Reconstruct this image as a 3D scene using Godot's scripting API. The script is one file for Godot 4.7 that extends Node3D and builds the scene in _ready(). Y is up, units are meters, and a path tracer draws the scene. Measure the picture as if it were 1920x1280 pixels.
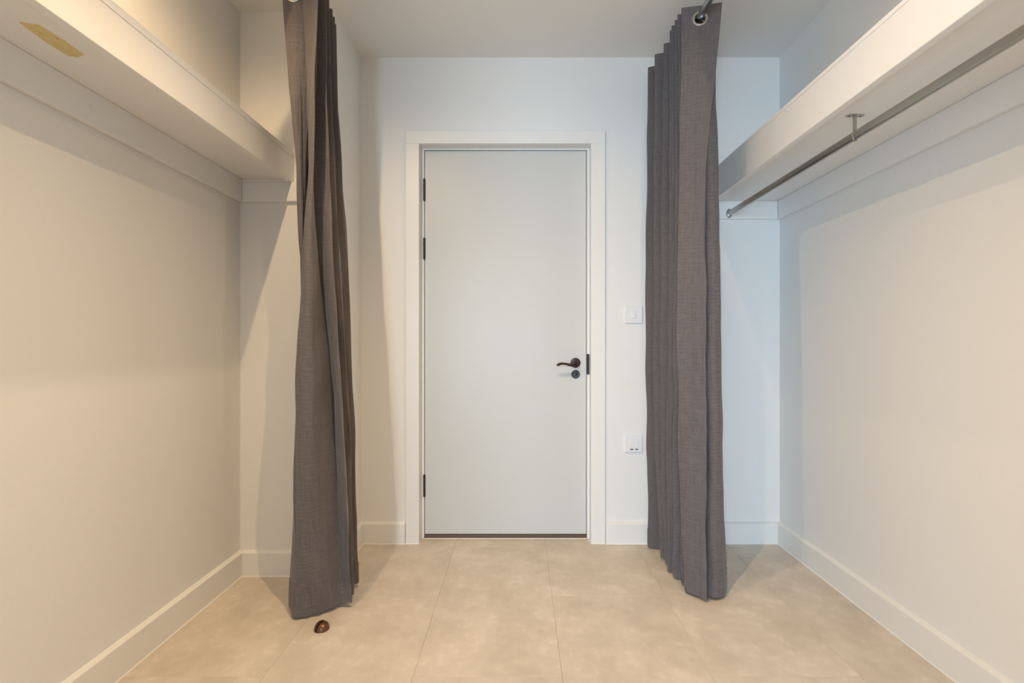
extends Node3D
# A walk-in wardrobe seen from its doorway. Right is +x, up is +y, depth from the camera is -z.
# v(x, y, d) writes a point with d = metres in front of the camera.

const FLOOR_TO_LENS := 1.021
const FOCAL := 880.0          # focal length in pixels of the 1920 x 1280 frame
const CEIL := 2.48
const WALL_L := -1.232
const WALL_R := 1.330
const WALL_B := 2.400         # door wall
const NIB_D := 2.070          # end wall of the left-hand side
const NIB_X := -0.811
const WALL_F := -0.40         # wall behind the camera
const ROOM_B := -3.70         # far wall of the bedroom behind

var M := {}

func v(x: float, y: float, d: float) -> Vector3:
	return Vector3(x, y, -d)

# ---------------------------------------------------------------- nodes
func obj(called: String, st: SurfaceTool, m: Material, parent: Node = null) -> MeshInstance3D:
	var o := MeshInstance3D.new()
	o.name = called
	o.mesh = st.commit()
	o.material_override = m
	(parent if parent else self).add_child(o, true)
	return o

func mesh_obj(called: String, mesh: Mesh, m: Material, parent: Node, at := Vector3.ZERO) -> MeshInstance3D:
	var o := MeshInstance3D.new()
	o.name = called
	o.mesh = mesh
	o.material_override = m
	o.position = at
	parent.add_child(o, true)
	return o

func thing(called: String, label: String, category: String, at := Vector3.ZERO, group := "") -> Node3D:
	var o := Node3D.new()
	o.name = called
	add_child(o, true)
	o.position = at
	tag(o, label, category, group)
	return o

func tag(o: Node, label: String, category: String, group := "") -> void:
	o.set_meta("label", label)
	o.set_meta("category", category)
	if group != "":
		o.set_meta("group", group)

func setting(o: Node, label: String, category: String) -> Node:
	tag(o, label, category)
	o.set_meta("kind", "structure")
	return o

# ---------------------------------------------------------------- shapes
func mb() -> SurfaceTool:
	var st := SurfaceTool.new()
	st.begin(Mesh.PRIMITIVE_TRIANGLES)
	return st

func face(st: SurfaceTool, pts: Array, n: Vector3) -> void:
	for i in range(1, pts.size() - 1):
		var a: Vector3 = pts[0]
		var b: Vector3 = pts[i]
		var c: Vector3 = pts[i + 1]
		if (b - a).cross(c - a).dot(n) > 0.0:
			var t := b
			b = c
			c = t
		for p in [a, b, c]:
			st.set_normal(n)
			st.add_vertex(p)

func tri(st: SurfaceTool, p: Array, n: Array) -> void:
	var o := [0, 1, 2]
	if (p[1] - p[0]).cross(p[2] - p[0]).dot(n[0] + n[1] + n[2]) > 0.0:
		o = [0, 2, 1]
	for j in o:
		st.set_normal(n[j])
		st.add_vertex(p[j])

# A box between two corners with chamfered edges.
func cbox(st: SurfaceTool, p: Vector3, q: Vector3, b := 0.001) -> void:
	var lo := Vector3(minf(p.x, q.x), minf(p.y, q.y), minf(p.z, q.z))
	var hi := Vector3(maxf(p.x, q.x), maxf(p.y, q.y), maxf(p.z, q.z))
	var mid := (lo + hi) * 0.5
	var h := (hi - lo) * 0.5
	b = minf(b, minf(h.x, minf(h.y, h.z)) * 0.9)
	var at := func(s: Vector3, axis: int) -> Vector3:
		var r := Vector3(h.x - b, h.y - b, h.z - b)
		r[axis] = h[axis]
		return mid + r * s
	for axis in 3:
		var u := (axis + 1) % 3
		var w := (axis + 2) % 3
		for s in [-1.0, 1.0]:
			var pts := []
			for k in [[-1, -1], [1, -1], [1, 1], [-1, 1]]:
				var sg := Vector3.ZERO
				sg[axis] = s
				sg[u] = k[0]
				sg[w] = k[1]
				pts.append(at.call(sg, axis))
			var n := Vector3.ZERO
			n[axis] = s
			face(st, pts, n)
		if b <= 0.0:
			continue
		for s in [-1.0, 1.0]:
			for t in [-1.0, 1.0]:
				var a := Vector3.ZERO
				a[u] = s
				a[w] = t
				var a1 := a
				var a2 := a
				a1[axis] = -1.0
				a2[axis] = 1.0
				face(st, [at.call(a1, u), at.call(a2, u), at.call(a2, w), at.call(a1, w)], a.normalized())
	if b > 0.0:
		for i in 8:
			var s := Vector3(1 if i & 1 else -1, 1 if i & 2 else -1, 1 if i & 4 else -1)
			face(st, [at.call(s, 0), at.call(s, 1), at.call(s, 2)], s.normalized())

func box(called: String, p: Vector3, q: Vector3, m: Material, parent: Node = null, b := 0.001) -> MeshInstance3D:
	var st := mb()
	cbox(st, p, q, b)
	return obj(called, st, m, parent)

# A profile [[across, up], ...] (closed, convex or nearly so) pushed from a to b; side = which way "across" points.
func extrude(st: SurfaceTool, prof: Array, a: Vector3, b: Vector3, side: Vector3) -> void:
	var up := Vector3.UP
	var c := Vector2.ZERO
	for p in prof:
		c += Vector2(p[0], p[1])
	c /= prof.size()
	var n := prof.size()
	for i in n:
		var p := Vector2(prof[i][0], prof[i][1])
		var q := Vector2(prof[(i + 1) % n][0], prof[(i + 1) % n][1])
		var nn := Vector2(q.y - p.y, p.x - q.x)
		if nn.dot((p + q) * 0.5 - c) < 0.0:
			nn = -nn
		var nrm := (side * nn.x + up * nn.y).normalized()
		var P := side * p.x + up * p.y
		var Q := side * q.x + up * q.y
		face(st, [a + P, b + P, b + Q, a + Q], nrm)
	for e in [[a, (a - b).normalized()], [b, (b - a).normalized()]]:
		var pts := []
		for p in prof:
			pts.append(e[0] + side * p[0] + up * p[1])
		face(st, pts, e[1])

# Profile [[radius, along], ...] turned about the axis through at.
func lathe(st: SurfaceTool, prof: Array, at: Vector3, axis: Vector3, segs := 32) -> void:
	axis = axis.normalized()
	var u := axis.cross(Vector3.RIGHT if absf(axis.x) < 0.8 else Vector3.UP).normalized()
	var w := axis.cross(u)
	var turn := 0.0
	for i in prof.size():
		var j := (i + 1) % prof.size()
		turn += prof[i][0] * prof[j][1] - prof[j][0] * prof[i][1]
	var sg := 1.0 if turn >= 0.0 else -1.0
	for i in prof.size() - 1:
		var r0: float = prof[i][0]
		var h0: float = prof[i][1]
		var r1: float = prof[i + 1][0]
		var h1: float = prof[i + 1][1]
		var dr := r1 - r0
		var dh := h1 - h0
		var l := sqrt(dr * dr + dh * dh)
		if l < 1e-7:
			continue
		for k in segs:
			var a0 := TAU * k / segs
			var a1 := TAU * (k + 1) / segs
			var e0 := u * cos(a0) + w * sin(a0)
			var e1 := u * cos(a1) + w * sin(a1)
			var n0 := (e0 * dh - axis * dr) * sg / l
			var n1 := (e1 * dh - axis * dr) * sg / l
			var q := [at + e0 * r0 + axis * h0, at + e1 * r0 + axis * h0, at + e1 * r1 + axis * h1, at + e0 * r1 + axis * h1]
			var nn := [n0, n1, n1, n0]
			for t in [[0, 1, 2], [0, 2, 3]]:
				tri(st, [q[t[0]], q[t[1]], q[t[2]]], [nn[t[0]], nn[t[1]], nn[t[2]]])

# A tube through pts, with half-widths [[a, b], ...]; a lies along side, b across it.
func sweep(st: SurfaceTool, pts: Array, rad: Array, side: Vector3, segs := 16, caps := true) -> void:
	var rings := []
	for i in pts.size():
		var t: Vector3 = (pts[mini(i + 1, pts.size() - 1)] - pts[maxi(i - 1, 0)]).normalized()
		var s := (side - t * side.dot(t)).normalized()
		var w := t.cross(s)
		var ring := []
		for k in segs:
			var a := TAU * k / segs
			ring.append([pts[i] + s * cos(a) * rad[i][0] + w * sin(a) * rad[i][1], (s * cos(a) * rad[i][1] + w * sin(a) * rad[i][0]).normalized()])
		rings.append(ring)
	for i in pts.size() - 1:
		for k in segs:
			var k2 := (k + 1) % segs
			var q := [rings[i][k], rings[i][k2], rings[i + 1][k2], rings[i + 1][k]]
			for t in [[0, 2, 1], [0, 3, 2]]:
				tri(st, [q[t[0]][0], q[t[1]][0], q[t[2]][0]], [q[t[0]][1], q[t[1]][1], q[t[2]][1]])
	if caps:
		for e in [0, pts.size() - 1]:
			var n: Vector3 = (pts[1] - pts[0]).normalized() * -1.0 if e == 0 else (pts[e] - pts[e - 1]).normalized()
			var ps := []
			for r in rings[e]:
				ps.append(r[0])
			face(st, ps, n)

func torus(st: SurfaceTool, at: Vector3, axis: Vector3, R: float, r: float, flat := 1.0, segs := 36, tube := 12) -> void:
	var prof := []
	for k in tube + 1:
		var a := TAU * k / tube
		prof.append([R + r * cos(a), r * flat * sin(a)])
	lathe(st, prof, at, axis, segs)

# ---------------------------------------------------------------- materials
func mat(albedo: Color, rough: float, metal := 0.0, spec := 0.5) -> StandardMaterial3D:
	var m := StandardMaterial3D.new()
	m.albedo_color = albedo
	m.roughness = rough
	m.metallic = metal
	m.metallic_specular = spec
	return m

func noise_image(size: int, freq: float, octaves: int, sd: int) -> Image:
	var n := FastNoiseLite.new()
	n.seed = sd
	n.noise_type = FastNoiseLite.TYPE_SIMPLEX_SMOOTH
	n.frequency = freq
	n.fractal_octaves = octaves
	n.fractal_gain = 0.55
	return n.get_seamless_image(size, size, false, false, 0.1, true)

func relief(img: Image, strength: float) -> ImageTexture:
	var c := img.duplicate() as Image
	c.convert(Image.FORMAT_RGBA8)
	c.bump_map_to_normal_map(strength)
	return ImageTexture.create_from_image(c)

func make_materials() -> void:
	var stipple := relief(noise_image(256, 0.09, 3, 11), 1.2)
	for a in [["wall", Color(0.930, 0.926, 0.915), 0.62], ["ceiling", Color(0.930, 0.926, 0.912), 0.8]]:
		var m := mat(a[1], a[2])
		m.normal_enabled = true
		m.normal_texture = stipple
		m.normal_scale = 0.12
		m.uv1_triplanar = true
		m.uv1_world_triplanar = true
		m.uv1_scale = Vector3.ONE * 5.0
		M[a[0]] = m
	M.trim = mat(Color(0.930, 0.926, 0.912), 0.38)
	M.door = mat(Color(0.812, 0.815, 0.806), 0.36, 0.0, 0.4)
	M.shelf = mat(Color(0.950, 0.947, 0.938), 0.36)
	M.caulk = mat(Color(0.93, 0.925, 0.90), 0.5)
	M.plastic = mat(Color(0.93, 0.935, 0.94), 0.3)
	M.slot = mat(Color(0.10, 0.10, 0.10), 0.6)
	M.chrome = mat(Color(0.74, 0.74, 0.74), 0.16, 1.0)
	M.steel = mat(Color(0.66, 0.67, 0.67), 0.30, 1.0)
	M.rail = mat(Color(0.72, 0.71, 0.69), 0.30, 1.0)
	M.bronze = mat(Color(0.27, 0.23, 0.22), 0.36, 0.75)
	M.pewter = mat(Color(0.30, 0.31, 0.33), 0.34, 0.75)
	M.dark = mat(Color(0.07, 0.065, 0.06), 0.5)
	M.stop = mat(Color(0.44, 0.31, 0.22), 0.32, 0.6)
	M.rubber = mat(Color(0.05, 0.04, 0.04), 0.7)
	M.threshold = mat(Color(0.40, 0.33, 0.29), 0.45, 0.3)
	M.subfloor = mat(Color(0.50, 0.46, 0.40), 0.9)
	M.carpet = mat(Color(0.62, 0.58, 0.53), 0.95)
	M.lens = mat(Color(1, 1, 1), 0.4)
	M.lens.emission_enabled = true
	M.lens.emission = Color(1.0, 0.86, 0.66)
	M.lens.emission_energy_multiplier = 2.0
	var glass := mat(Color(0.9, 0.95, 0.95, 0.08), 0.02)
	glass.transparency = BaseMaterial3D.TRANSPARENCY_ALPHA
	M.glass = glass
	# yellowed strip of sticky tape: mottled, not even
	var tn := noise_image(128, 0.03, 3, 5)
	var ti := Image.create(128, 128, false, Image.FORMAT_RGB8)
	for y in 128:
		for x in 128:
			var t: float = tn.get_pixel(x, y).r
			ti.set_pixel(x, y, Color(0.90, 0.84, 0.60).lerp(Color(0.85, 0.76, 0.48), t))
	var tp := mat(Color.WHITE, 0.35)
	tp.albedo_texture = ImageTexture.create_from_image(ti)
	tp.uv1_triplanar = true
	tp.uv1_scale = Vector3.ONE * 12.0
	M.tape = tp
	# floor: stone-look vinyl, cloudy patches, fine speckle and pale scuffs
	var size := 1024
	var n1 := noise_image(size, 0.004, 5, 3)
	var n2 := noise_image(size, 0.02, 4, 8)
	var n3 := noise_image(size, 0.16, 2, 21)
	var col := Image.create(size, size, false, Image.FORMAT_RGB8)
	var ca := Color(0.785, 0.748, 0.690)
	var cb := Color(0.865, 0.830, 0.776)
	var cc := Color(0.895, 0.865, 0.815)
	for y in size:
		for x in size:
			var a: float = n1.get_pixel(x, y).r
			var b: float = n2.get_pixel(x, y).r
			var c: float = n3.get_pixel(x, y).r
			var k := clampf((a - 0.5) * 1.25 + (b - 0.5) * 0.45 + (c - 0.5) * 0.16 + 0.5, 0.0, 1.0)
			var px := ca.lerp(cb, k)
			px = px.lerp(cc, smoothstep(0.62, 0.80, b * 0.7 + a * 0.3) * 0.45)
			col.set_pixel(x, y, px)
	var ft := ImageTexture.create_from_image(col)
	var fr := relief(n3, 0.8)
	for k in 4:
		var m := mat(Color(1.0, 0.990, 0.985), 0.46)
		m.albedo_texture = ft
		m.normal_enabled = true
		m.normal_texture = fr
		m.normal_scale = 0.10
		m.uv1_triplanar = true
		m.uv1_world_triplanar = true
		m.uv1_scale = Vector3.ONE * 0.85
		m.uv1_offset = Vector3(0.31 * k, 0.17 * k, 0.43 * k)
		M["tile%d" % k] = m
	# curtain: slubby woven cloth; threads run along u and v, with darker and paler slubs
	var ws := 512
	var rng := RandomNumberGenerator.new()
	rng.seed = 77
	var weft := PackedFloat32Array()
	var warp := PackedFloat32Array()
	for i in ws:
		weft.append(rng.randf_range(-1, 1))
		warp.append(rng.randf_range(-1, 1))
	var slub := FastNoiseLite.new()
	slub.seed = 9
	slub.frequency = 0.02
	slub.fractal_octaves = 3
	var wimg := Image.create(ws, ws, false, Image.FORMAT_RGB8)
	var himg := Image.create(ws, ws, false, Image.FORMAT_RGBA8)
	for y in ws:
		for x in ws:
			var fx := sin(PI * x / ws)
			var h: float = slub.get_noise_2d(x * 0.35, y * 5.0) * 0.6 * fx + slub.get_noise_2d(x * 5.0 + 900.0, y * 0.3) * 0.40 * sin(PI * y / ws)
			var t: float = h + weft[y] * 0.22 + warp[x] * 0.16 + rng.randf_range(-0.16, 0.16)
			var k := clampf(0.5 + t * 0.45, 0.0, 1.0)
			wimg.set_pixel(x, y, Color(0.275, 0.258, 0.258).lerp(Color(0.535, 0.505, 0.503), k))
			var g := clampf(0.5 + t * 0.5, 0.0, 1.0)
			himg.set_pixel(x, y, Color(g, g, g))
	var cm := mat(Color.WHITE, 0.85, 0.0, 0.25)
	cm.albedo_texture = ImageTexture.create_from_image(wimg)
	cm.normal_enabled = true
	cm.normal_texture = relief(himg, 2.0)
	cm.normal_scale = 0.25
	cm.rim_enabled = true
	cm.rim = 0.35
	cm.rim_tint = 0.6
	cm.cull_mode = BaseMaterial3D.CULL_DISABLED
	M.cloth = cm

# ---------------------------------------------------------------- curtains
func spline(p: Array, t: float) -> Vector2:
	var n := p.size()
	var i := clampi(int(floor(t)), 0, n - 2)
	var f := t - i
	var a: Vector2 = p[maxi(i - 1, 0)]
	var b: Vector2 = p[i]
	var c: Vector2 = p[i + 1]
	var e: Vector2 = p[mini(i + 2, n - 1)]
	return b.cubic_interpolate(c, a, e, f)

# plans: [[height, [Vector2(x, depth), ...]], ...] from the top down, all with the same number of points.
func curtain(called: String, label: String, plans: Array, rod: Vector2, base: Vector3, lift: Callable, wrinkle: Callable) -> Node3D:
	var root := thing(called, label, "curtain", base, "grey eyelet curtains drawn back")
	var np: int = plans[0][1].size()
	var per := 14
	var cols := (np - 1) * per + 1
	var top: float = plans[0][0]
	var ys := []
	var y := top
	while y > 0.0:
		ys.append(y)
		y -= 0.006 if y > rod.y - 0.05 else 0.022
	ys.append(0.0)
	var wob := FastNoiseLite.new()
	wob.seed = 31
	wob.frequency = 1.0
	wob.fractal_octaves = 2
	var P := []
	var U := []
	# arc length along the path, measured half way down, gives u
	var acc := 0.0
	var prev := Vector2.INF
	for j in cols:
		var q := plan_at(plans, 1.2, float(j) / per)
		if prev != Vector2.INF:
			acc += q.distance_to(prev)
		prev = q
		U.append(acc * 5.0)
	for i in ys.size():
		var row := []
		for j in cols:
			var t := float(j) / per
			var q := plan_at(plans, ys[i], t)
			var amp := smoothstep(0.0, 0.5, top - ys[i])
			q.x += wob.get_noise_2d(t * 1.3, ys[i] * 2.2) * 0.006 * amp
			q.y += wob.get_noise_2d(t * 1.3 + 50.0, ys[i] * 2.2) * 0.006 * amp + wrinkle.call(t, ys[i])
			var yy: float = ys[i]
			yy += lift.call(t) * (1.0 - smoothstep(0.0, 0.4, ys[i]))
			row.append(v(q.x, yy, q.y) - base)
		P.append(row)
	# holes round the rod, where the eyelets sit
	var open := func(i: int, j: int) -> bool:
		var c: Vector3 = (P[i][j] + P[i + 1][j] + P[i][j + 1] + P[i + 1][j + 1]) * 0.25 + base
		return Vector2(c.x - rod.x, c.y - rod.y + 0.004).length() < 0.0215
	cloth_sheet(root, "fabric", P, U, ys, 0, ys.size() - 1, 0.0, 0.0009, open)
	# the turned-up hem is a second layer of cloth round the bottom
	var h0 := ys.size() - 1
	while ys[h0] < 0.085:
		h0 -= 1
	cloth_sheet(root, "hem", P, U, ys, h0, ys.size() - 1, 0.0022, 0.0009, func(_i: int, _j: int) -> bool: return false)
	# one eyelet wherever the cloth crosses the rod
	var st0 := mb()
	var prof := []
	for k in 13:
		var a := TAU * k / 12
		prof.append([0.0245 + 0.0055 * cos(a), 0.0034 * sin(a)])
	lathe(st0, prof, Vector3.ZERO, Vector3.BACK, 36)
	var ring := st0.commit()
	var last := -10
	for j in cols - 1:
		var a := plan_at(plans, rod.y, float(j) / per)
		var b := plan_at(plans, rod.y, float(j + 1) / per)
		if (a.x - rod.x) * (b.x - rod.x) <= 0.0 and j - last > 4:
			last = j
			var dir := (b - a).normalized()
			var n := Vector3(dir.y, 0, dir.x).normalized()
			var o := mesh_obj("eyelet", ring, M.chrome, root)
			o.position = v(rod.x, rod.y - 0.005, (a.y + b.y) * 0.5) - base
			o.basis = Basis.looking_at(n, Vector3.UP)
	return root

func plan_at(plans: Array, y: float, t: float) -> Vector2:
	var k := 0
	while k < plans.size() - 2 and y < plans[k + 1][0]:
		k += 1
	var f := clampf((plans[k][0] - y) / (plans[k][0] - plans[k + 1][0]), 0.0, 1.0)
	var a := spline(plans[maxi(k - 1, 0)][1], t)
	var b := spline(plans[k][1], t)
	var c := spline(plans[k + 1][1], t)
	var e := spline(plans[mini(k + 2, plans.size() - 1)][1], t)
	# monotone-ish blend: mostly straight, with a little ease so that bends do not kink
	return b.lerp(c, f).lerp(b.cubic_interpolate(c, a, e, f), 0.6)

func cloth_sheet(root: Node3D, called: String, P: Array, U: Array, ys: Array, i0: int, i1: int, off: float, half: float, open: Callable) -> void:
	var rows := i1 - i0 + 1
	var cols: int = P[0].size()
	var N := []
	for i in range(i0, i1 + 1):
		var row := []
		for j in cols:
			var du: Vector3 = P[i][mini(j + 1, cols - 1)] - P[i][maxi(j - 1, 0)]
			var dv: Vector3 = P[mini(i + 1, P.size() - 1)][j] - P[maxi(i - 1, 0)][j]
			row.append(du.cross(dv).normalized())
		N.append(row)
	var verts := PackedVector3Array()
	var norms := PackedVector3Array()
	var uvs := PackedVector2Array()
	var idx := PackedInt32Array()
	for s in [1.0, -1.0]:
		for i in rows:
			for j in cols:
				verts.append(P[i0 + i][j] + N[i][j] * (s * (half + off)))
				norms.append(N[i][j] * s)
				uvs.append(Vector2(U[j], ys[i0 + i] * 5.0))
	var per_side := rows * cols
	for i in rows - 1:
		for j in cols - 1:
			if open.call(i0 + i, j):
				continue
			var a := i * cols + j
			idx.append_array([a, a + cols, a + 1, a + 1, a + cols, a + cols + 1])
			a += per_side
			idx.append_array([a, a + 1, a + cols, a + 1, a + cols + 1, a + cols])
	# close the four edges
	for i in rows - 1:
		for j in [0, cols - 1]:
			var a: int = i * cols + j
			idx.append_array([a, a + cols, a + per_side, a + per_side, a + cols, a + cols + per_side])
	for j in cols - 1:
		for i in [0, rows - 1]:
			var a: int = i * cols + j
			idx.append_array([a, a + 1, a + per_side, a + per_side, a + 1, a + 1 + per_side])
	var arr := []
	arr.resize(Mesh.ARRAY_MAX)
	arr[Mesh.ARRAY_VERTEX] = verts
	arr[Mesh.ARRAY_NORMAL] = norms
	arr[Mesh.ARRAY_TEX_UV] = uvs
	arr[Mesh.ARRAY_INDEX] = idx
	var am := ArrayMesh.new()
	am.add_surface_from_arrays(Mesh.PRIMITIVE_TRIANGLES, arr)
	mesh_obj(called, am, M.cloth, root)

# ---------------------------------------------------------------- lamps
func downlight(x: float, d: float, energy: float, beam: float, soft: float, colour: Color, label: String) -> void:
	var root := thing("ceiling_downlight", label, "downlight", v(x, CEIL, d), "recessed ceiling downlights")
	var st := mb()
	lathe(st, [[0.030, -0.001], [0.032, -0.004], [0.040, -0.006], [0.044, -0.003], [0.044, 0.0], [0.030, 0.0]], Vector3.ZERO, Vector3.UP, 40)
	obj("trim_ring", st, M.plastic, root)
	st = mb()
	lathe(st, [[0.0, -0.003], [0.030, -0.0025], [0.030, 0.0], [0.0, 0.0]], Vector3.ZERO, Vector3.UP, 32)
	obj("lamp_lens", st, M.lens, root)
	var l := SpotLight3D.new()
	l.name = "lamp_beam"
	l.light_color = colour
	l.light_energy = energy
	l.light_size = 0.01
	l.spot_angle = beam
	l.spot_angle_attenuation = soft
	l.spot_range = 8.0
	l.spot_attenuation = 2.0
	l.shadow_enabled = true
	root.add_child(l)
	l.position = Vector3(0, -0.008, 0)
	l.rotation_degrees = Vector3(-90, 0, 0)

func _ready() -> void:
	# ------------------------------------------------ camera
	var cam := Camera3D.new()
	cam.name = "camera"
	cam.projection = Camera3D.PROJECTION_FRUSTUM
	cam.near = 0.05
	cam.far = 60.0
	cam.size = 2.0 * cam.near * 640.0 / FOCAL
	cam.frustum_offset = Vector2(-14.0, 2.6) / FOCAL * cam.near
	cam.position = Vector3(0, FLOOR_TO_LENS, 0)
	add_child(cam)
	cam.current = true
	# ------------------------------------------------ sky and exposure
	var env := Environment.new()
	env.background_mode = Environment.BG_COLOR
	env.background_color = Color(0.72, 0.82, 0.95)
	env.background_energy_multiplier = 1.0
	env.tonemap_mode = Environment.TONE_MAPPER_LINEAR
	env.tonemap_exposure = 1.02
	env.sdfgi_enabled = true
	env.ssao_enabled = true
	env.ssil_enabled = true
	var we := WorldEnvironment.new()
	we.name = "world"
	we.environment = env
	add_child(we)
	# daylight entering by the bedroom's glazed door, behind and to the left of the camera
	var day := AreaLight3D.new()
	day.name = "daylight"
	day.area_size = Vector2(1.10, 1.95)
	day.light_color = Color(0.76, 0.89, 1.0)
	day.light_energy = 18.0
	day.area_range = 12.0
	day.shadow_enabled = true
	add_child(day)
	day.position = v(-1.25, 1.06, ROOM_B + 0.06)

	make_materials()
	# ------------------------------------------------ lamps
	downlight(-0.777, 0.92, 1.15, 84.0, 0.5, Color(1.0, 0.855, 0.665), "white recessed downlight in the ceiling beside the shallow shelf")
	downlight(-0.045, 0.92, 2.25, 64.0, 1.0, Color(1.0, 0.855, 0.665), "white recessed downlight in the ceiling midway between the shelves")
	downlight(0.687, 0.92, 0.38, 84.0, 0.5, Color(1.0, 0.855, 0.665), "white recessed downlight in the ceiling beside the deep shelf")

	build_shell()
	build_floor()
	build_baseboards()
	build_door()
	build_shelves()
	build_rail()
	build_curtains()
	build_small_things()

# ---------------------------------------------------------------- the setting
func build_shell() -> void:
	var T := 0.12
	var st := mb()
	cbox(st, v(WALL_L - T, 0, WALL_F - T), v(WALL_L, CEIL, WALL_B + T), 0)
	setting(obj("wall_left", st, M.wall), "off-white painted wall below the shallow shelf", "wall")
	st = mb()
	cbox(st, v(WALL_R, 0, WALL_F - T), v(WALL_R + T, CEIL, WALL_B + T), 0)
	setting(obj("wall_right", st, M.wall), "off-white painted wall behind the clothes rail", "wall")
	# door wall with its opening
	st = mb()
	cbox(st, v(WALL_L, 0, WALL_B), v(-0.53, CEIL, WALL_B + T), 0)
	cbox(st, v(0.383, 0, WALL_B), v(WALL_R, CEIL, WALL_B + T), 0)
	cbox(st, v(-0.53, 2.053, WALL_B), v(0.383, CEIL, WALL_B + T), 0)
	setting(obj("wall_back", st, M.wall), "white painted wall round the flush door", "wall")
	# boxed-out end wall on the left
	st = mb()
	cbox(st, v(WALL_L, 0, NIB_D), v(NIB_X, CEIL, WALL_B), 0)
	setting(obj("wall_boxing", st, M.wall), "boxed-out wall end behind the left curtain", "wall")
	# wall behind the camera with the doorway the picture is taken through
	st = mb()
	cbox(st, v(WALL_L, 0, WALL_F - T), v(-0.85, CEIL, WALL_F), 0)
	cbox(st, v(0.44, 0, WALL_F - T), v(WALL_R, CEIL, WALL_F), 0)
	cbox(st, v(-0.85, 2.06, WALL_F - T), v(0.44, CEIL, WALL_F), 0)
	setting(obj("wall_front", st, M.wall), "white wall with the open doorway to the bedroom", "wall")
	# ceiling over wardrobe and bedroom
	st = mb()
	cbox(st, v(-2.52, CEIL, ROOM_B - T), v(2.12, CEIL + T, WALL_B + T), 0)
	setting(obj("ceiling", st, M.ceiling), "plain matt white ceiling", "ceiling")
	# bedroom behind
	st = mb()
	cbox(st, v(-2.4 - T, 0, ROOM_B - T), v(-2.4, CEIL, WALL_F - T), 0)
	setting(obj("wall_bedroom_left", st, M.wall), "white side wall of the bedroom beside the glazed door", "wall")
	st = mb()
	cbox(st, v(2.0, 0, ROOM_B - T), v(2.0 + T, CEIL, WALL_F - T), 0)
	setting(obj("wall_bedroom_right", st, M.wall), "white side wall of the bedroom away from the glazed door", "wall")
	st = mb()
	cbox(st, v(-2.4, 0, WALL_F - T), v(WALL_L - T, CEIL, WALL_F), 0)
	cbox(st, v(WALL_R + T, 0, WALL_F - T), v(2.0, CEIL, WALL_F), 0)
	setting(obj("wall_bedroom_front", st, M.wall), "white bedroom wall on both sides of the wardrobe", "wall")
	st = mb()
	cbox(st, v(-2.4, 0, ROOM_B - T), v(-1.85, CEIL, ROOM_B), 0)
	cbox(st, v(-0.65, 0, ROOM_B - T), v(2.0, CEIL, ROOM_B), 0)
	cbox(st, v(-1.85, 2.10, ROOM_B - T), v(-0.65, CEIL, ROOM_B), 0)
	setting(obj("wall_bedroom_back", st, M.wall), "white bedroom wall round the glazed door", "wall")
	var win := Node3D.new()
	win.name = "window_1"
	add_child(win)
	win.position = v(-1.25, 0, ROOM_B)
	setting(win, "white framed glazed door letting daylight into the bedroom", "window")
	st = mb()
	cbox(st, Vector3(-0.60, 0, 0.02), Vector3(-0.55, 2.10, 0.08))
	cbox(st, Vector3(0.55, 0, 0.02), Vector3(0.60, 2.10, 0.08))
	cbox(st, Vector3(-0.55, 2.05, 0.02), Vector3(0.55, 2.10, 0.08))
	cbox(st, Vector3(-0.55, 0, 0.02), Vector3(0.55, 0.06, 0.08))
	obj("window_frame", st, M.trim, win)
	box("pane", Vector3(-0.55, 0.06, 0.045), Vector3(0.55, 2.05, 0.051), M.glass, win, 0.0)

func build_floor() -> void:
	var fl := Node3D.new()
	fl.name = "floor"
	add_child(fl)
	setting(fl, "beige stone-look vinyl tile floor with fine joints", "floor")
	box("subfloor", v(WALL_L, -0.06, WALL_F - 0.12), v(WALL_R, -0.004, WALL_B + 0.12), M.subfloor, fl, 0.0)
	box("carpet", v(-2.4, -0.06, ROOM_B), v(2.0, -0.001, WALL_F - 0.12), M.carpet, fl, 0.0)
	# joints measured in the photograph: 457 mm wide, 914 mm long, staggered by half
	var w := 0.457
	var l := 0.914
	var gap := 0.0002
	var x0 := 0.131 - 3.0 * w
	var shapes := {}
	for c in 7:
		var xa := maxf(x0 + c * w, WALL_L)
		var xb := minf(x0 + (c + 1) * w, WALL_R)
		if xb - xa < 0.02:
			continue
		var start := 1.893 - 4.0 * l + (0.0 if c % 2 == 1 else l * 0.5)
		for k in 7:
			var da := maxf(start + k * l, WALL_F - 0.12)
			var db := minf(start + (k + 1) * l, WALL_B + 0.06)
			if db - da < 0.02:
				continue
			var key := "%.3f %.3f" % [xb - xa, db - da]
			if not shapes.has(key):
				var st := mb()
				cbox(st, Vector3(-(xb - xa) / 2 + gap, -0.005, -(db - da) / 2 + gap), Vector3((xb - xa) / 2 - gap, 0, (db - da) / 2 - gap), 0.0006)
				shapes[key] = st.commit()
			mesh_obj("tile", shapes[key], M["tile%d" % ((c * 3 + k * 5) % 4)], fl, v((xa + xb) / 2, 0, (da + db) / 2))

func skirting(called: String, label: String, runs: Array) -> void:
	# runs: [from, to, side (out of the wall)]; each mitred by simple overlap into the corner
	var root := Node3D.new()
	root.name = called
	add_child(root)
	setting(root, label, "baseboard")
	var st := mb()
	var bead := mb()
	for r in runs:
		extrude(st, [[0, 0.001], [0.018, 0.001], [0.018, 0.100], [0.0165, 0.1025], [0.0015, 0.1085], [0, 0.1085]], r[0], r[1], r[2])
		extrude(bead, [[0.0175, 0.0], [0.0215, 0.0], [0.0185, 0.0035], [0.0175, 0.0035]], r[0], r[1], r[2])
	obj("board", st, M.trim, root)
	obj("sealant_bead", bead, M.caulk, root)

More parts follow.
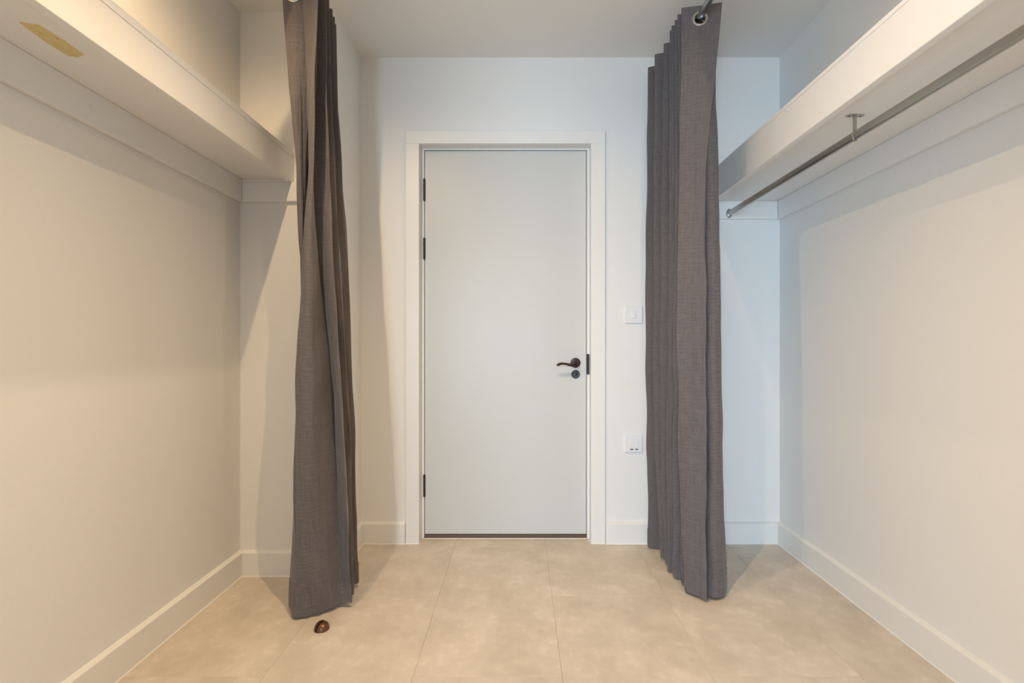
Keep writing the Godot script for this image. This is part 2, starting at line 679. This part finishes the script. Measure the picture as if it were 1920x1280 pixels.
func build_baseboards() -> void:
	skirting("baseboard_left", "white skirting board along the wall below the shallow shelf", [[v(WALL_L, 0, WALL_F), v(WALL_L, 0, NIB_D), Vector3.RIGHT]])
	skirting("baseboard_boxing", "white skirting board wrapping the boxed-out wall end", [
		[v(WALL_L + 0.0182, 0, NIB_D), v(NIB_X + 0.018, 0, NIB_D), Vector3.BACK],
		[v(NIB_X, 0, NIB_D - 0.0178), v(NIB_X, 0, WALL_B), Vector3.RIGHT]])
	skirting("baseboard_back_left", "short white skirting board between wall end and door frame", [[v(NIB_X + 0.0182, 0, WALL_B), v(-0.582, 0, WALL_B), Vector3.BACK]])
	skirting("baseboard_back_right", "white skirting board between the door frame and the rail corner", [[v(0.4385, 0, WALL_B), v(WALL_R - 0.0182, 0, WALL_B), Vector3.BACK]])
	skirting("baseboard_right", "white skirting board along the wall below the clothes rail", [[v(WALL_R, 0, WALL_F), v(WALL_R, 0, WALL_B), Vector3.LEFT]])

func build_door() -> void:
	# frame: architrave on the wall, lining with a rebate, dark strike plate
	var fr := Node3D.new()
	fr.name = "trim_1"
	add_child(fr)
	setting(fr, "white painted door frame with flat architrave", "door frame")
	for a in [["architrave", v(-0.580, 0.001, 2.385), v(-0.511, 2.034, 2.402)], ["architrave", v(0.364, 0.001, 2.385), v(0.437, 2.034, 2.402)], ["architrave", v(-0.580, 2.034, 2.385), v(0.437, 2.100, 2.402)]]:
		box(a[0], a[1], a[2], M.trim, fr, 0.0018)
	box("lining", v(-0.530, 0.001, 2.402), v(-0.511, 2.053, 2.520), M.trim, fr, 0.001)
	box("lining", v(0.364, 0.001, 2.402), v(0.383, 2.053, 2.520), M.trim, fr, 0.001)
	box("lining", v(-0.511, 2.034, 2.402), v(0.364, 2.053, 2.520), M.trim, fr, 0.001)
	box("stop_bead", v(-0.511, 0.001, 2.446), v(-0.4970, 2.034, 2.520), M.trim, fr, 0.001)
	box("stop_bead", v(0.3518, 0.001, 2.446), v(0.364, 2.034, 2.520), M.trim, fr, 0.001)
	box("stop_bead", v(-0.4970, 2.0262, 2.446), v(0.3518, 2.034, 2.520), M.trim, fr, 0.001)
	var strike := box("strike_plate", v(0.3515, 0.857, 2.441), v(0.3625, 0.963, 2.450), M.dark, fr, 0.0012)
	strike.set_meta("label", "dark metal strike plate")
	var bead := mb()
	for r in [[-0.5805, -0.5105], [0.3635, 0.4375]]:
		extrude(bead, [[0.0, 0.0], [0.004, 0.0], [0.001, 0.003], [0.0, 0.003]], v(r[0], 0, 2.385), v(r[1], 0, 2.385), Vector3.BACK)
	extrude(bead, [[0.0, 0.0], [0.003, 0.0], [0.001, 0.003], [0.0, 0.003]], v(-0.511, 0, 2.385), v(-0.511, 0, 2.446), Vector3.RIGHT)
	extrude(bead, [[0.0, 0.0], [0.003, 0.0], [0.001, 0.003], [0.0, 0.003]], v(0.364, 0, 2.385), v(0.364, 0, 2.446), Vector3.LEFT)
	obj("sealant_bead", bead, M.caulk, fr)
	# threshold
	var th := Node3D.new()
	th.name = "trim_2"
	add_child(th)
	setting(th, "brown threshold strip in the gap under the door", "threshold")
	box("threshold_strip", v(-0.4965, -0.002, 2.4535), v(0.3513, 0.0215, 2.515), M.threshold, th, 0.002)
	box("floor_bead", v(-0.4965, -0.001, 2.4485), v(0.3513, 0.0025, 2.4530), M.caulk, th, 0.0008)
	# door
	var door := Node3D.new()
	door.name = "door_1"
	add_child(door)
	door.position = v(-0.494, 0.024, 2.450)
	setting(door, "plain white flush door with bronze lever handle", "door")
	var W := 0.8425
	box("door_leaf", Vector3(0, 0, -0.044), Vector3(W, 1.9995, 0), M.door, door, 0.0015)
	for hy in [[335.0, 376.0], [446.0, 486.0], [890.0, 931.0]]:
		var y1: float = FLOOR_TO_LENS - (hy[0] - 642.6) / FOCAL * 2.444 - 0.024
		var y0: float = FLOOR_TO_LENS - (hy[1] - 642.6) / FOCAL * 2.444 - 0.024
		var hg := Node3D.new()
		hg.name = "hinge"
		door.add_child(hg, true)
		hg.position = Vector3(-0.002, y0, 0.004)
		hg.set_meta("label", "dark bronze butt hinge")
		var H := y1 - y0
		for k in 5:
			var st := mb()
			var a := H * k / 5.0 + 0.0006
			var b := H * (k + 1) / 5.0 - 0.0006
			lathe(st, [[0.0, a], [0.0052, a], [0.0058, a + 0.0007], [0.0058, b - 0.0007], [0.0052, b], [0.0, b]], Vector3.ZERO, Vector3.UP, 20)
			obj("knuckle", st, M.bronze, hg)
		var pin := mb()
		lathe(pin, [[0.0, -0.002], [0.0035, -0.0015], [0.0042, 0.0], [0.0036, 0.001], [0.0036, H - 0.001], [0.0042, H], [0.0035, H + 0.0015], [0.0, H + 0.002]], Vector3.ZERO, Vector3.UP, 16)
		obj("pin", pin, M.bronze, hg)
	# lever handle on its rose
	var hx := (1079.0 - 974.0) / FOCAL * 2.45 + 0.494
	var hyy := FLOOR_TO_LENS - (680.0 - 642.6) / FOCAL * 2.45 - 0.024
	var hd := Node3D.new()
	hd.name = "lever_handle"
	door.add_child(hd)
	hd.position = Vector3(hx, hyy, 0)
	hd.set_meta("label", "dark bronze lever handle curving to the left")
	var st := mb()
	lathe(st, [[0.0, 0.009], [0.015, 0.0088], [0.022, 0.0078], [0.0255, 0.0055], [0.026, 0.003], [0.026, 0.0]], Vector3.ZERO, Vector3.BACK, 40)
	obj("rose", st, M.bronze, hd)
	st = mb()
	var pts := []
	var rad := []
	var key := [[0.004, 0.000, 0.008, 0.0115, 0.0105], [0.004, 0.000, 0.030, 0.0110, 0.0105], [-0.002, -0.001, 0.044, 0.0120, 0.0105], [-0.016, -0.006, 0.050, 0.0120, 0.0085], [-0.034, -0.0085, 0.052, 0.0075, 0.0068], [-0.055, -0.004, 0.054, 0.0058, 0.0062], [-0.076, -0.0015, 0.056, 0.0060, 0.0066], [-0.092, -0.0055, 0.058, 0.0068, 0.0070], [-0.101, -0.0115, 0.060, 0.0056, 0.0064]]
	for s in (key.size() - 1) * 5 + 1:
		var t := s / 5.0
		var i := mini(int(t), key.size() - 2)
		var f := t - i
		var g := []
		for c in 5:
			g.append(cubic_interpolate(key[i][c], key[i + 1][c], key[maxi(i - 1, 0)][c], key[mini(i + 2, key.size() - 1)][c], f))
		pts.append(Vector3(g[0], g[1], g[2]))
		rad.append([g[3], g[4]])
	sweep(st, pts, rad, Vector3(0.01, 1, 0.02), 18)
	obj("lever", st, M.bronze, hd)
	# keyhole escutcheon
	var es := Node3D.new()
	es.name = "keyhole_escutcheon"
	door.add_child(es)
	es.position = Vector3(hx + 0.0006, FLOOR_TO_LENS - (701.3 - 642.6) / FOCAL * 2.45 - 0.024, 0)
	es.set_meta("label", "round dark keyhole cover")
	st = mb()
	lathe(st, [[0.0, 0.004], [0.0115, 0.004], [0.0125, 0.0066], [0.0185, 0.0068], [0.0215, 0.005], [0.0225, 0.002], [0.0225, 0.0]], Vector3.ZERO, Vector3.BACK, 36)
	obj("rim", st, M.pewter, es)
	st = mb()
	lathe(st, [[0.0, 0.0066], [0.0078, 0.0064], [0.0086, 0.0050], [0.0086, 0.004]], Vector3(0.0012, 0, 0), Vector3.BACK, 24)
	obj("lock_cylinder", st, M.dark, es)
	box("key_slot", Vector3(-0.0046, -0.0052, 0.0060), Vector3(-0.0022, 0.0052, 0.0076), M.chrome, es, 0.0004)

# ---------------------------------------------------------------- furniture
func screw_cap(parent: Node3D, at: Vector3, axis: Vector3) -> void:
	var st := mb()
	lathe(st, [[0.0, 0.0022], [0.0035, 0.0019], [0.0055, 0.0010], [0.0060, 0.0]], Vector3.ZERO, axis, 18)
	obj("screw_cap", st, M.plastic, parent).position = at

func build_shelves() -> void:
	# shallow one on the left: fascia, underside, top board, battens on the walls
	var near := WALL_F + 0.002
	var a := thing("wall_shelf", "white box shelf with a yellow tape patch on its underside", "shelf", v(WALL_L, 1.64, 0.8))
	var o := a.position
	box("fascia", v(-1.020, 1.724, near) - o, v(-0.995, 1.8345, NIB_D - 0.001) - o, M.shelf, a, 0.0014)
	box("underside_panel", v(WALL_L + 0.001, 1.7370, near) - o, v(-1.0202, 1.752, NIB_D - 0.001) - o, M.shelf, a, 0.001)
	box("top_board", v(WALL_L + 0.001, 1.8348, near) - o, v(-0.9945, 1.859, NIB_D - 0.001) - o, M.shelf, a, 0.0016)
	var b1 := box("batten", v(WALL_L + 0.0008, 1.640, near) - o, v(WALL_L + 0.019, 1.7368, NIB_D - 0.0005) - o, M.shelf, a, 0.0016)
	var b2 := box("batten", v(WALL_L + 0.0195, 1.640, NIB_D - 0.0185) - o, v(-0.9305, 1.7238, NIB_D - 0.0005) - o, M.shelf, a, 0.0016)
	box("batten", v(WALL_L + 0.0195, 1.7240, NIB_D - 0.0185) - o, v(-1.0205, 1.7368, NIB_D - 0.0005) - o, M.shelf, a, 0.0003)
	screw_cap(b1, v(WALL_L + 0.019, 1.690, 1.326) - o, Vector3.RIGHT)
	screw_cap(b1, v(WALL_L + 0.019, 1.699, 2.005) - o, Vector3.RIGHT)
	screw_cap(b2, v(-1.178, 1.692, NIB_D - 0.0185) - o, Vector3.BACK)
	# deep one on the right
	var b := thing("wall_shelf", "deep white box shelf above the chrome clothes rail", "shelf", v(WALL_R, 1.65, 0.8))
	o = b.position
	box("fascia", v(0.961, 1.729, near) - o, v(0.986, 1.8655, WALL_B - 0.001) - o, M.shelf, b, 0.0014)
	box("underside_panel", v(0.9862, 1.7425, near) - o, v(WALL_R - 0.001, 1.757, WALL_B - 0.001) - o, M.shelf, b, 0.001)
	box("top_board", v(0.9605, 1.8658, near) - o, v(WALL_R - 0.001, 1.881, WALL_B - 0.001) - o, M.shelf, b, 0.0016)
	var b3 := box("batten", v(WALL_R - 0.019, 1.650, near) - o, v(WALL_R - 0.0008, 1.7422, WALL_B - 0.0005) - o, M.shelf, b, 0.0016)
	box("batten", v(0.9865, 1.650, WALL_B - 0.0185) - o, v(WALL_R - 0.0202, 1.7422, WALL_B - 0.0005) - o, M.shelf, b, 0.0016)
	screw_cap(b3, v(WALL_R - 0.019, 1.703, 1.496) - o, Vector3.LEFT)
	# yellowed tape stuck under the left shelf
	var st := mb()
	var out := [Vector2(-1.118, 1.047), Vector2(-1.082, 1.056), Vector2(-1.078, 1.100), Vector2(-1.080, 1.150), Vector2(-1.081, 1.166), Vector2(-1.106, 1.177), Vector2(-1.127, 1.172), Vector2(-1.128, 1.120), Vector2(-1.122, 1.070)]
	var dn := []
	var up := []
	for p in out:
		dn.append(v(p.x + 1.10, -0.0006, p.y - 1.11))
		up.append(v(p.x + 1.10, 0.0, p.y - 1.11))
	face(st, dn, Vector3.DOWN)
	face(st, up, Vector3.UP)
	for i in dn.size():
		var j := (i + 1) % dn.size()
		face(st, [dn[i], dn[j], up[j], up[i]], ((dn[i] + dn[j]) * Vector3(1, 0, 1)).normalized())
	var tape := thing("tape_patch", "yellowed strip of sticky tape under the shallow shelf", "tape", v(-1.10, 1.7374, 1.11))
	obj("strip", st, M.tape, tape)
	st = mb()
	lathe(st, [[0.0, -0.0009], [0.0016, -0.0008], [0.0019, -0.0005]], Vector3.ZERO, Vector3.UP, 12)
	obj("pin_hole", st, M.stop, tape).position = v(0.012, 0.0, -0.005)

func build_rail() -> void:
	var x := 1.064
	var y := 1.677
	var far := WALL_B - 0.0187
	var root := thing("clothes_rail", "oval chrome clothes rail hung under the deep shelf", "clothes rail", v(x, y, 1.2))
	var o := root.position
	var st := mb()
	var oval := []
	for k in 36:
		var a := TAU * k / 36.0
		oval.append([0.0075 * cos(a), 0.0075 * sin(a) + (0.0075 if sin(a) >= 0.0 else -0.0075)])
	extrude(st, oval, v(0, 0, WALL_F + 0.004 - 1.2), v(0, 0, far - 0.003 - 1.2), Vector3.RIGHT)
	obj("tube", st, M.rail, root)
	for e in [[far, 1.0], [WALL_F + 0.0015, -1.0]]:
		st = mb()
		sweep(st, [v(x, y, e[0]) - o, v(x, y, e[0] - e[1] * 0.004) - o, v(x, y, e[0] - e[1] * 0.006) - o], [[0.0235, 0.0150], [0.0235, 0.0150], [0.0215, 0.0130]], Vector3.UP, 28)
		var fl := obj("end_flange", st, M.rail, root)
		st = mb()
		sweep(st, [v(x, y, e[0] - e[1] * 0.006) - o, v(x, y, e[0] - e[1] * 0.016) - o], [[0.0178, 0.0102], [0.0178, 0.0102]], Vector3.UP, 28)
		obj("socket", st, M.rail, fl)
	for d in [1.489, 0.35]:
		var br := Node3D.new()
		br.name = "bracket"
		root.add_child(br, true)
		br.position = v(x, 1.7424, d) - o
		br.set_meta("label", "grey metal hanging bracket screwed to the shelf")
		st = mb()
		var pl := []
		for s in 9:
			pl.append([Vector3(-0.027 + 0.054 * s / 8.0, -0.0012, 0), 0.0105 * sqrt(maxf(0.0, 1.0 - pow(absf(s - 4.0) / 4.3, 6.0)))])
		var pp := []
		var rr := []
		for q in pl:
			pp.append(q[0])
			rr.append([0.0016, q[1]])
		sweep(st, pp, rr, Vector3.UP, 16)
		var plate := obj("plate", st, M.rail, br)
		for sx in [-0.018, 0.018]:
			st = mb()
			lathe(st, [[0.0, -0.0038], [0.0028, -0.0034], [0.0040, -0.0022]], Vector3.ZERO, Vector3.UP, 14)
			obj("screw", st, M.pewter, plate).position = Vector3(sx, 0, 0)
		st = mb()
		cbox(st, Vector3(-0.0052, -0.052, -0.0030), Vector3(0.0052, -0.002, 0.0030), 0.0012)
		obj("stem", st, M.rail, br)
		# loop round the rail
		st = mb()
		var ring := []
		var rw := []
		for s in 29:
			var a := TAU * s / 28.0
			ring.append(Vector3(0.0088 * sin(a), y - 1.7424 + 0.0166 * cos(a), 0))
			rw.append([0.0046, 0.0012])
		sweep(st, ring, rw, Vector3.BACK, 10, false)
		obj("loop", st, M.rail, br)

func build_curtains() -> void:
	# curtain on the left: plan outlines (x, depth) at five heights, from its free edge backwards
	var L := [
		[2.370, [[-0.887, 1.750], [-0.835, 1.748], [-0.792, 1.768], [-0.772, 1.796], [-0.762, 1.735], [-0.738, 1.716], [-0.868, 1.790], [-0.742, 1.800], [-0.872, 1.835], [-0.750, 1.848], [-0.872, 1.880], [-0.757, 1.898], [-0.872, 1.925], [-0.766, 1.945], [-0.870, 1.970], [-0.778, 1.990], [-0.850, 2.010]]],
		[1.700, [[-0.837, 1.752], [-0.820, 1.746], [-0.808, 1.775], [-0.796, 1.815], [-0.782, 1.738], [-0.754, 1.716], [-0.820, 1.840], [-0.732, 1.800], [-0.860, 1.835], [-0.726, 1.850], [-0.860, 1.885], [-0.726, 1.925], [-0.860, 1.940], [-0.745, 1.960], [-0.860, 1.980], [-0.762, 2.000], [-0.850, 2.015]]],
		[1.020, [[-0.850, 1.850], [-0.836, 1.815], [-0.828, 1.775], [-0.826, 1.750], [-0.800, 1.712], [-0.762, 1.732], [-0.744, 1.868], [-0.684, 1.762], [-0.750, 1.850], [-0.684, 1.842], [-0.770, 1.885], [-0.687, 1.920], [-0.790, 1.945], [-0.725, 1.965], [-0.820, 1.985], [-0.745, 2.005], [-0.840, 2.020]]],
		[0.512, [[-0.885, 1.880], [-0.870, 1.832], [-0.852, 1.780], [-0.836, 1.742], [-0.800, 1.710], [-0.750, 1.738], [-0.692, 1.846], [-0.650, 1.752], [-0.705, 1.822], [-0.655, 1.832], [-0.740, 1.880], [-0.667, 1.912], [-0.770, 1.945], [-0.705, 1.965], [-0.800, 1.985], [-0.735, 2.008], [-0.820, 2.022]]],
		[0.000, [[-0.920, 1.905], [-0.905, 1.850], [-0.868, 1.785], [-0.822, 1.732], [-0.772, 1.742], [-0.727, 1.776], [-0.688, 1.812], [-0.650, 1.806], [-0.715, 1.842], [-0.662, 1.868], [-0.745, 1.910], [-0.676, 1.957], [-0.765, 1.975], [-0.705, 1.992], [-0.785, 2.004], [-0.730, 2.018], [-0.800, 2.028]]],
	]
	var R := [
		[2.370, [[0.803, 1.860], [0.728, 1.877], [0.655, 1.893], [0.700, 1.910], [0.750, 1.912], [0.794, 1.916], [0.650, 1.930], [0.790, 1.947], [0.650, 1.964], [0.790, 1.982], [0.648, 1.998], [0.790, 2.012], [0.650, 2.028], [0.790, 2.075], [0.652, 2.120], [0.790, 2.160], [0.634, 2.198], [0.785, 2.250], [0.632, 2.300], [0.720, 2.335]]],
		[1.700, [[0.738, 1.860], [0.700, 1.876], [0.646, 1.896], [0.710, 1.935], [0.765, 1.888], [0.802, 1.914], [0.662, 1.934], [0.785, 1.952], [0.652, 1.972], [0.785, 1.990], [0.650, 2.008], [0.785, 2.022], [0.652, 2.038], [0.785, 2.080], [0.645, 2.125], [0.785, 2.165], [0.632, 2.205], [0.780, 2.255], [0.628, 2.310], [0.715, 2.340]]],
		[1.020, [[0.738, 1.856], [0.695, 1.874], [0.640, 1.900], [0.712, 1.945], [0.770, 1.872], [0.812, 1.912], [0.668, 1.940], [0.785, 1.958], [0.650, 1.980], [0.780, 2.000], [0.645, 2.020], [0.780, 2.034], [0.648, 2.050], [0.780, 2.090], [0.640, 2.130], [0.780, 2.170], [0.632, 2.210], [0.775, 2.260], [0.626, 2.318], [0.710, 2.345]]],
		[0.512, [[0.737, 1.851], [0.700, 1.874], [0.652, 1.912], [0.715, 1.950], [0.772, 1.864], [0.826, 1.924], [0.672, 1.955], [0.785, 1.970], [0.655, 2.000], [0.780, 2.014], [0.650, 2.036], [0.780, 2.050], [0.650, 2.068], [0.780, 2.105], [0.645, 2.142], [0.780, 2.180], [0.640, 2.214], [0.770, 2.265], [0.634, 2.326], [0.705, 2.350]]],
		[0.000, [[0.737, 1.846], [0.705, 1.880], [0.676, 1.926], [0.722, 1.950], [0.774, 1.856], [0.850, 1.945], [0.682, 1.972], [0.785, 1.990], [0.667, 2.026], [0.785, 2.040], [0.672, 2.056], [0.785, 2.070], [0.656, 2.085], [0.780, 2.120], [0.670, 2.150], [0.780, 2.185], [0.667, 2.209], [0.765, 2.270], [0.645, 2.334], [0.700, 2.355]]],
	]
	var plans := []
	for src in [L, R]:
		var out := []
		for row in src:
			var ps := []
			for p in row[1]:
				ps.append(Vector2(p[0], p[1]))
			out.append([row[0], ps])
		plans.append(out)
	var left_lift := func(t: float) -> float:
		return 0.010 + 0.012 * smoothstep(3.0, 7.0, t)
	var left_wr := func(t: float, y: float) -> float:
		return 0.004 * sin(18.0 * y + 2.0 * t) * (1.0 - smoothstep(0.05, 0.35, y)) * smoothstep(2.0, 4.0, t) * (1.0 - smoothstep(6.5, 7.5, t))
	curtain("curtain", "dark curtain flaring at its hem, drawn back beside the shallow shelf", plans[0], Vector2(-0.842, 2.323), v(-0.78, 0, 1.87), left_lift, left_wr)
	var right_lift := func(t: float) -> float:
		return 0.011 + 0.003 * sin(t * 2.0)
	var right_wr := func(t: float, y: float) -> float:
		var band := smoothstep(0.35, 0.6, y) * (1.0 - smoothstep(1.05, 1.35, y))
		return 0.0028 * sin(46.0 * y - 5.0 * t + 2.0 * sin(9.0 * y)) * band * (1.0 - smoothstep(1.2, 2.0, t))
	curtain("curtain", "dark curtain hanging in straight folds from the visible rod, beside the switch", plans[1], Vector2(0.722, 2.323), v(0.72, 0, 2.05), right_lift, right_wr)
	# rods
	for e in [[-0.842, NIB_D, "brushed steel curtain rod above the shallow shelf side"], [0.722, WALL_B, "brushed steel curtain rod passing through the curtain eyelet by the clothes rail"]]:
		var root := thing("curtain_rod", e[2], "curtain rod", v(e[0], 2.323, 1.0))
		var st := mb()
		lathe(st, [[0.0, -(e[1] - 0.004) + 1.0], [0.014, -(e[1] - 0.004) + 1.0], [0.014, -WALL_F - 0.004 + 1.0], [0.0, -WALL_F - 0.004 + 1.0]], Vector3.ZERO, Vector3.BACK, 28)
		obj("tube", st, M.steel, root)
		for q in [[e[1] - 0.001, 1.0], [WALL_F + 0.001, -1.0]]:
			st = mb()
			lathe(st, [[0.0, 0.0], [0.027, 0.0], [0.027, 0.004], [0.020, 0.010], [0.0175, 0.024], [0.0142, 0.025]], v(0, 0, q[0] - 1.0), Vector3.BACK * q[1], 28)
			obj("wall_flange", st, M.steel, root)

# ---------------------------------------------------------------- small things
func build_small_things() -> void:
	# light switch
	var sx := (1188.0 - 974.0) / FOCAL * WALL_B
	var sy := FLOOR_TO_LENS - (590.0 - 642.6) / FOCAL * WALL_B
	var s := thing("light_switch", "square white light switch with one small rocker beside the door frame", "switch", v(sx, sy, WALL_B))
	box("faceplate", Vector3(-0.0445, -0.0435, 0.0), Vector3(0.0445, 0.0435, 0.0085), M.plastic, s, 0.0022)
	box("rocker", Vector3(-0.0105, -0.018, 0.0085), Vector3(0.0105, 0.018, 0.0130), M.plastic, s, 0.0014)
	# socket lower down, with two dark slots
	var py := FLOOR_TO_LENS - (831.0 - 642.6) / FOCAL * WALL_B
	var p := thing("wall_socket", "square white socket plate with two dark slots, low beside the door frame", "socket", v(sx - 0.001, py, WALL_B))
	box("faceplate", Vector3(-0.0445, -0.0435, 0.0), Vector3(0.0445, 0.0435, 0.0085), M.plastic, p, 0.0022)
	box("cover", Vector3(-0.024, -0.022, 0.0085), Vector3(0.024, 0.018, 0.0115), M.plastic, p, 0.0014)
	for q in [[-0.0185, -0.003], [0.0085, 0.0215]]:
		var k := box("slot", Vector3(q[0], -0.0315, 0.0083), Vector3(q[1], -0.0265, 0.0090), M.slot, p, 0.0003)
		k.set_meta("label", "dark slot")
	# floor door stop: a bronze half dome parted by a rubber buffer
	var root := thing("door_stop", "small bronze domed door stop on the floor in front of the curtain", "door stop", v(-0.7055, 0.0, 1.675))
	root.rotation_degrees.y = 63.0
	var st := mb()
	lathe(st, [[0.0, 0.0], [0.0255, 0.0], [0.0260, 0.001], [0.0250, 0.0035], [0.0, 0.0036]], Vector3.ZERO, Vector3.UP, 32)
	obj("base", st, M.stop, root)
	for side in [-1.0, 1.0]:
		st = mb()
		var rows := 9
		var cols := 20
		var gap := 0.0046
		var at := func(i: int, j: int) -> Vector3:
			var el := PI * 0.5 * i / rows
			var az := PI * j / cols
			return Vector3(cos(az) * cos(el) * 0.0245, 0.0034 + sin(el) * 0.0245, side * (gap + sin(az) * cos(el) * 0.0205))
		for i in rows:
			for j in cols:
				var q := [at.call(i, j), at.call(i, j + 1), at.call(i + 1, j + 1), at.call(i + 1, j)]
				var qn := []
				for pt in q:
					qn.append(Vector3(pt.x, pt.y - 0.0034, pt.z - side * gap).normalized())
				for t in [[0, 1, 2], [0, 2, 3]]:
					tri(st, [q[t[0]], q[t[1]], q[t[2]]], [qn[t[0]], qn[t[1]], qn[t[2]]])
		var flat := [Vector3(-0.0245, 0.0034, side * gap)]
		for i in range(1, 18):
			var a := PI - PI * i / 18.0
			flat.append(Vector3(cos(a) * 0.0245, 0.0034 + sin(a) * 0.0245, side * gap))
		flat.append(Vector3(0.0245, 0.0034, side * gap))
		face(st, flat, Vector3(0, 0, -side))
		obj("dome_half", st, M.stop, root)
	st = mb()
	cbox(st, Vector3(-0.0235, 0.0034, -0.0045), Vector3(0.0235, 0.0150, 0.0045), 0.0012)
	obj("rubber_buffer", st, M.rubber, root)
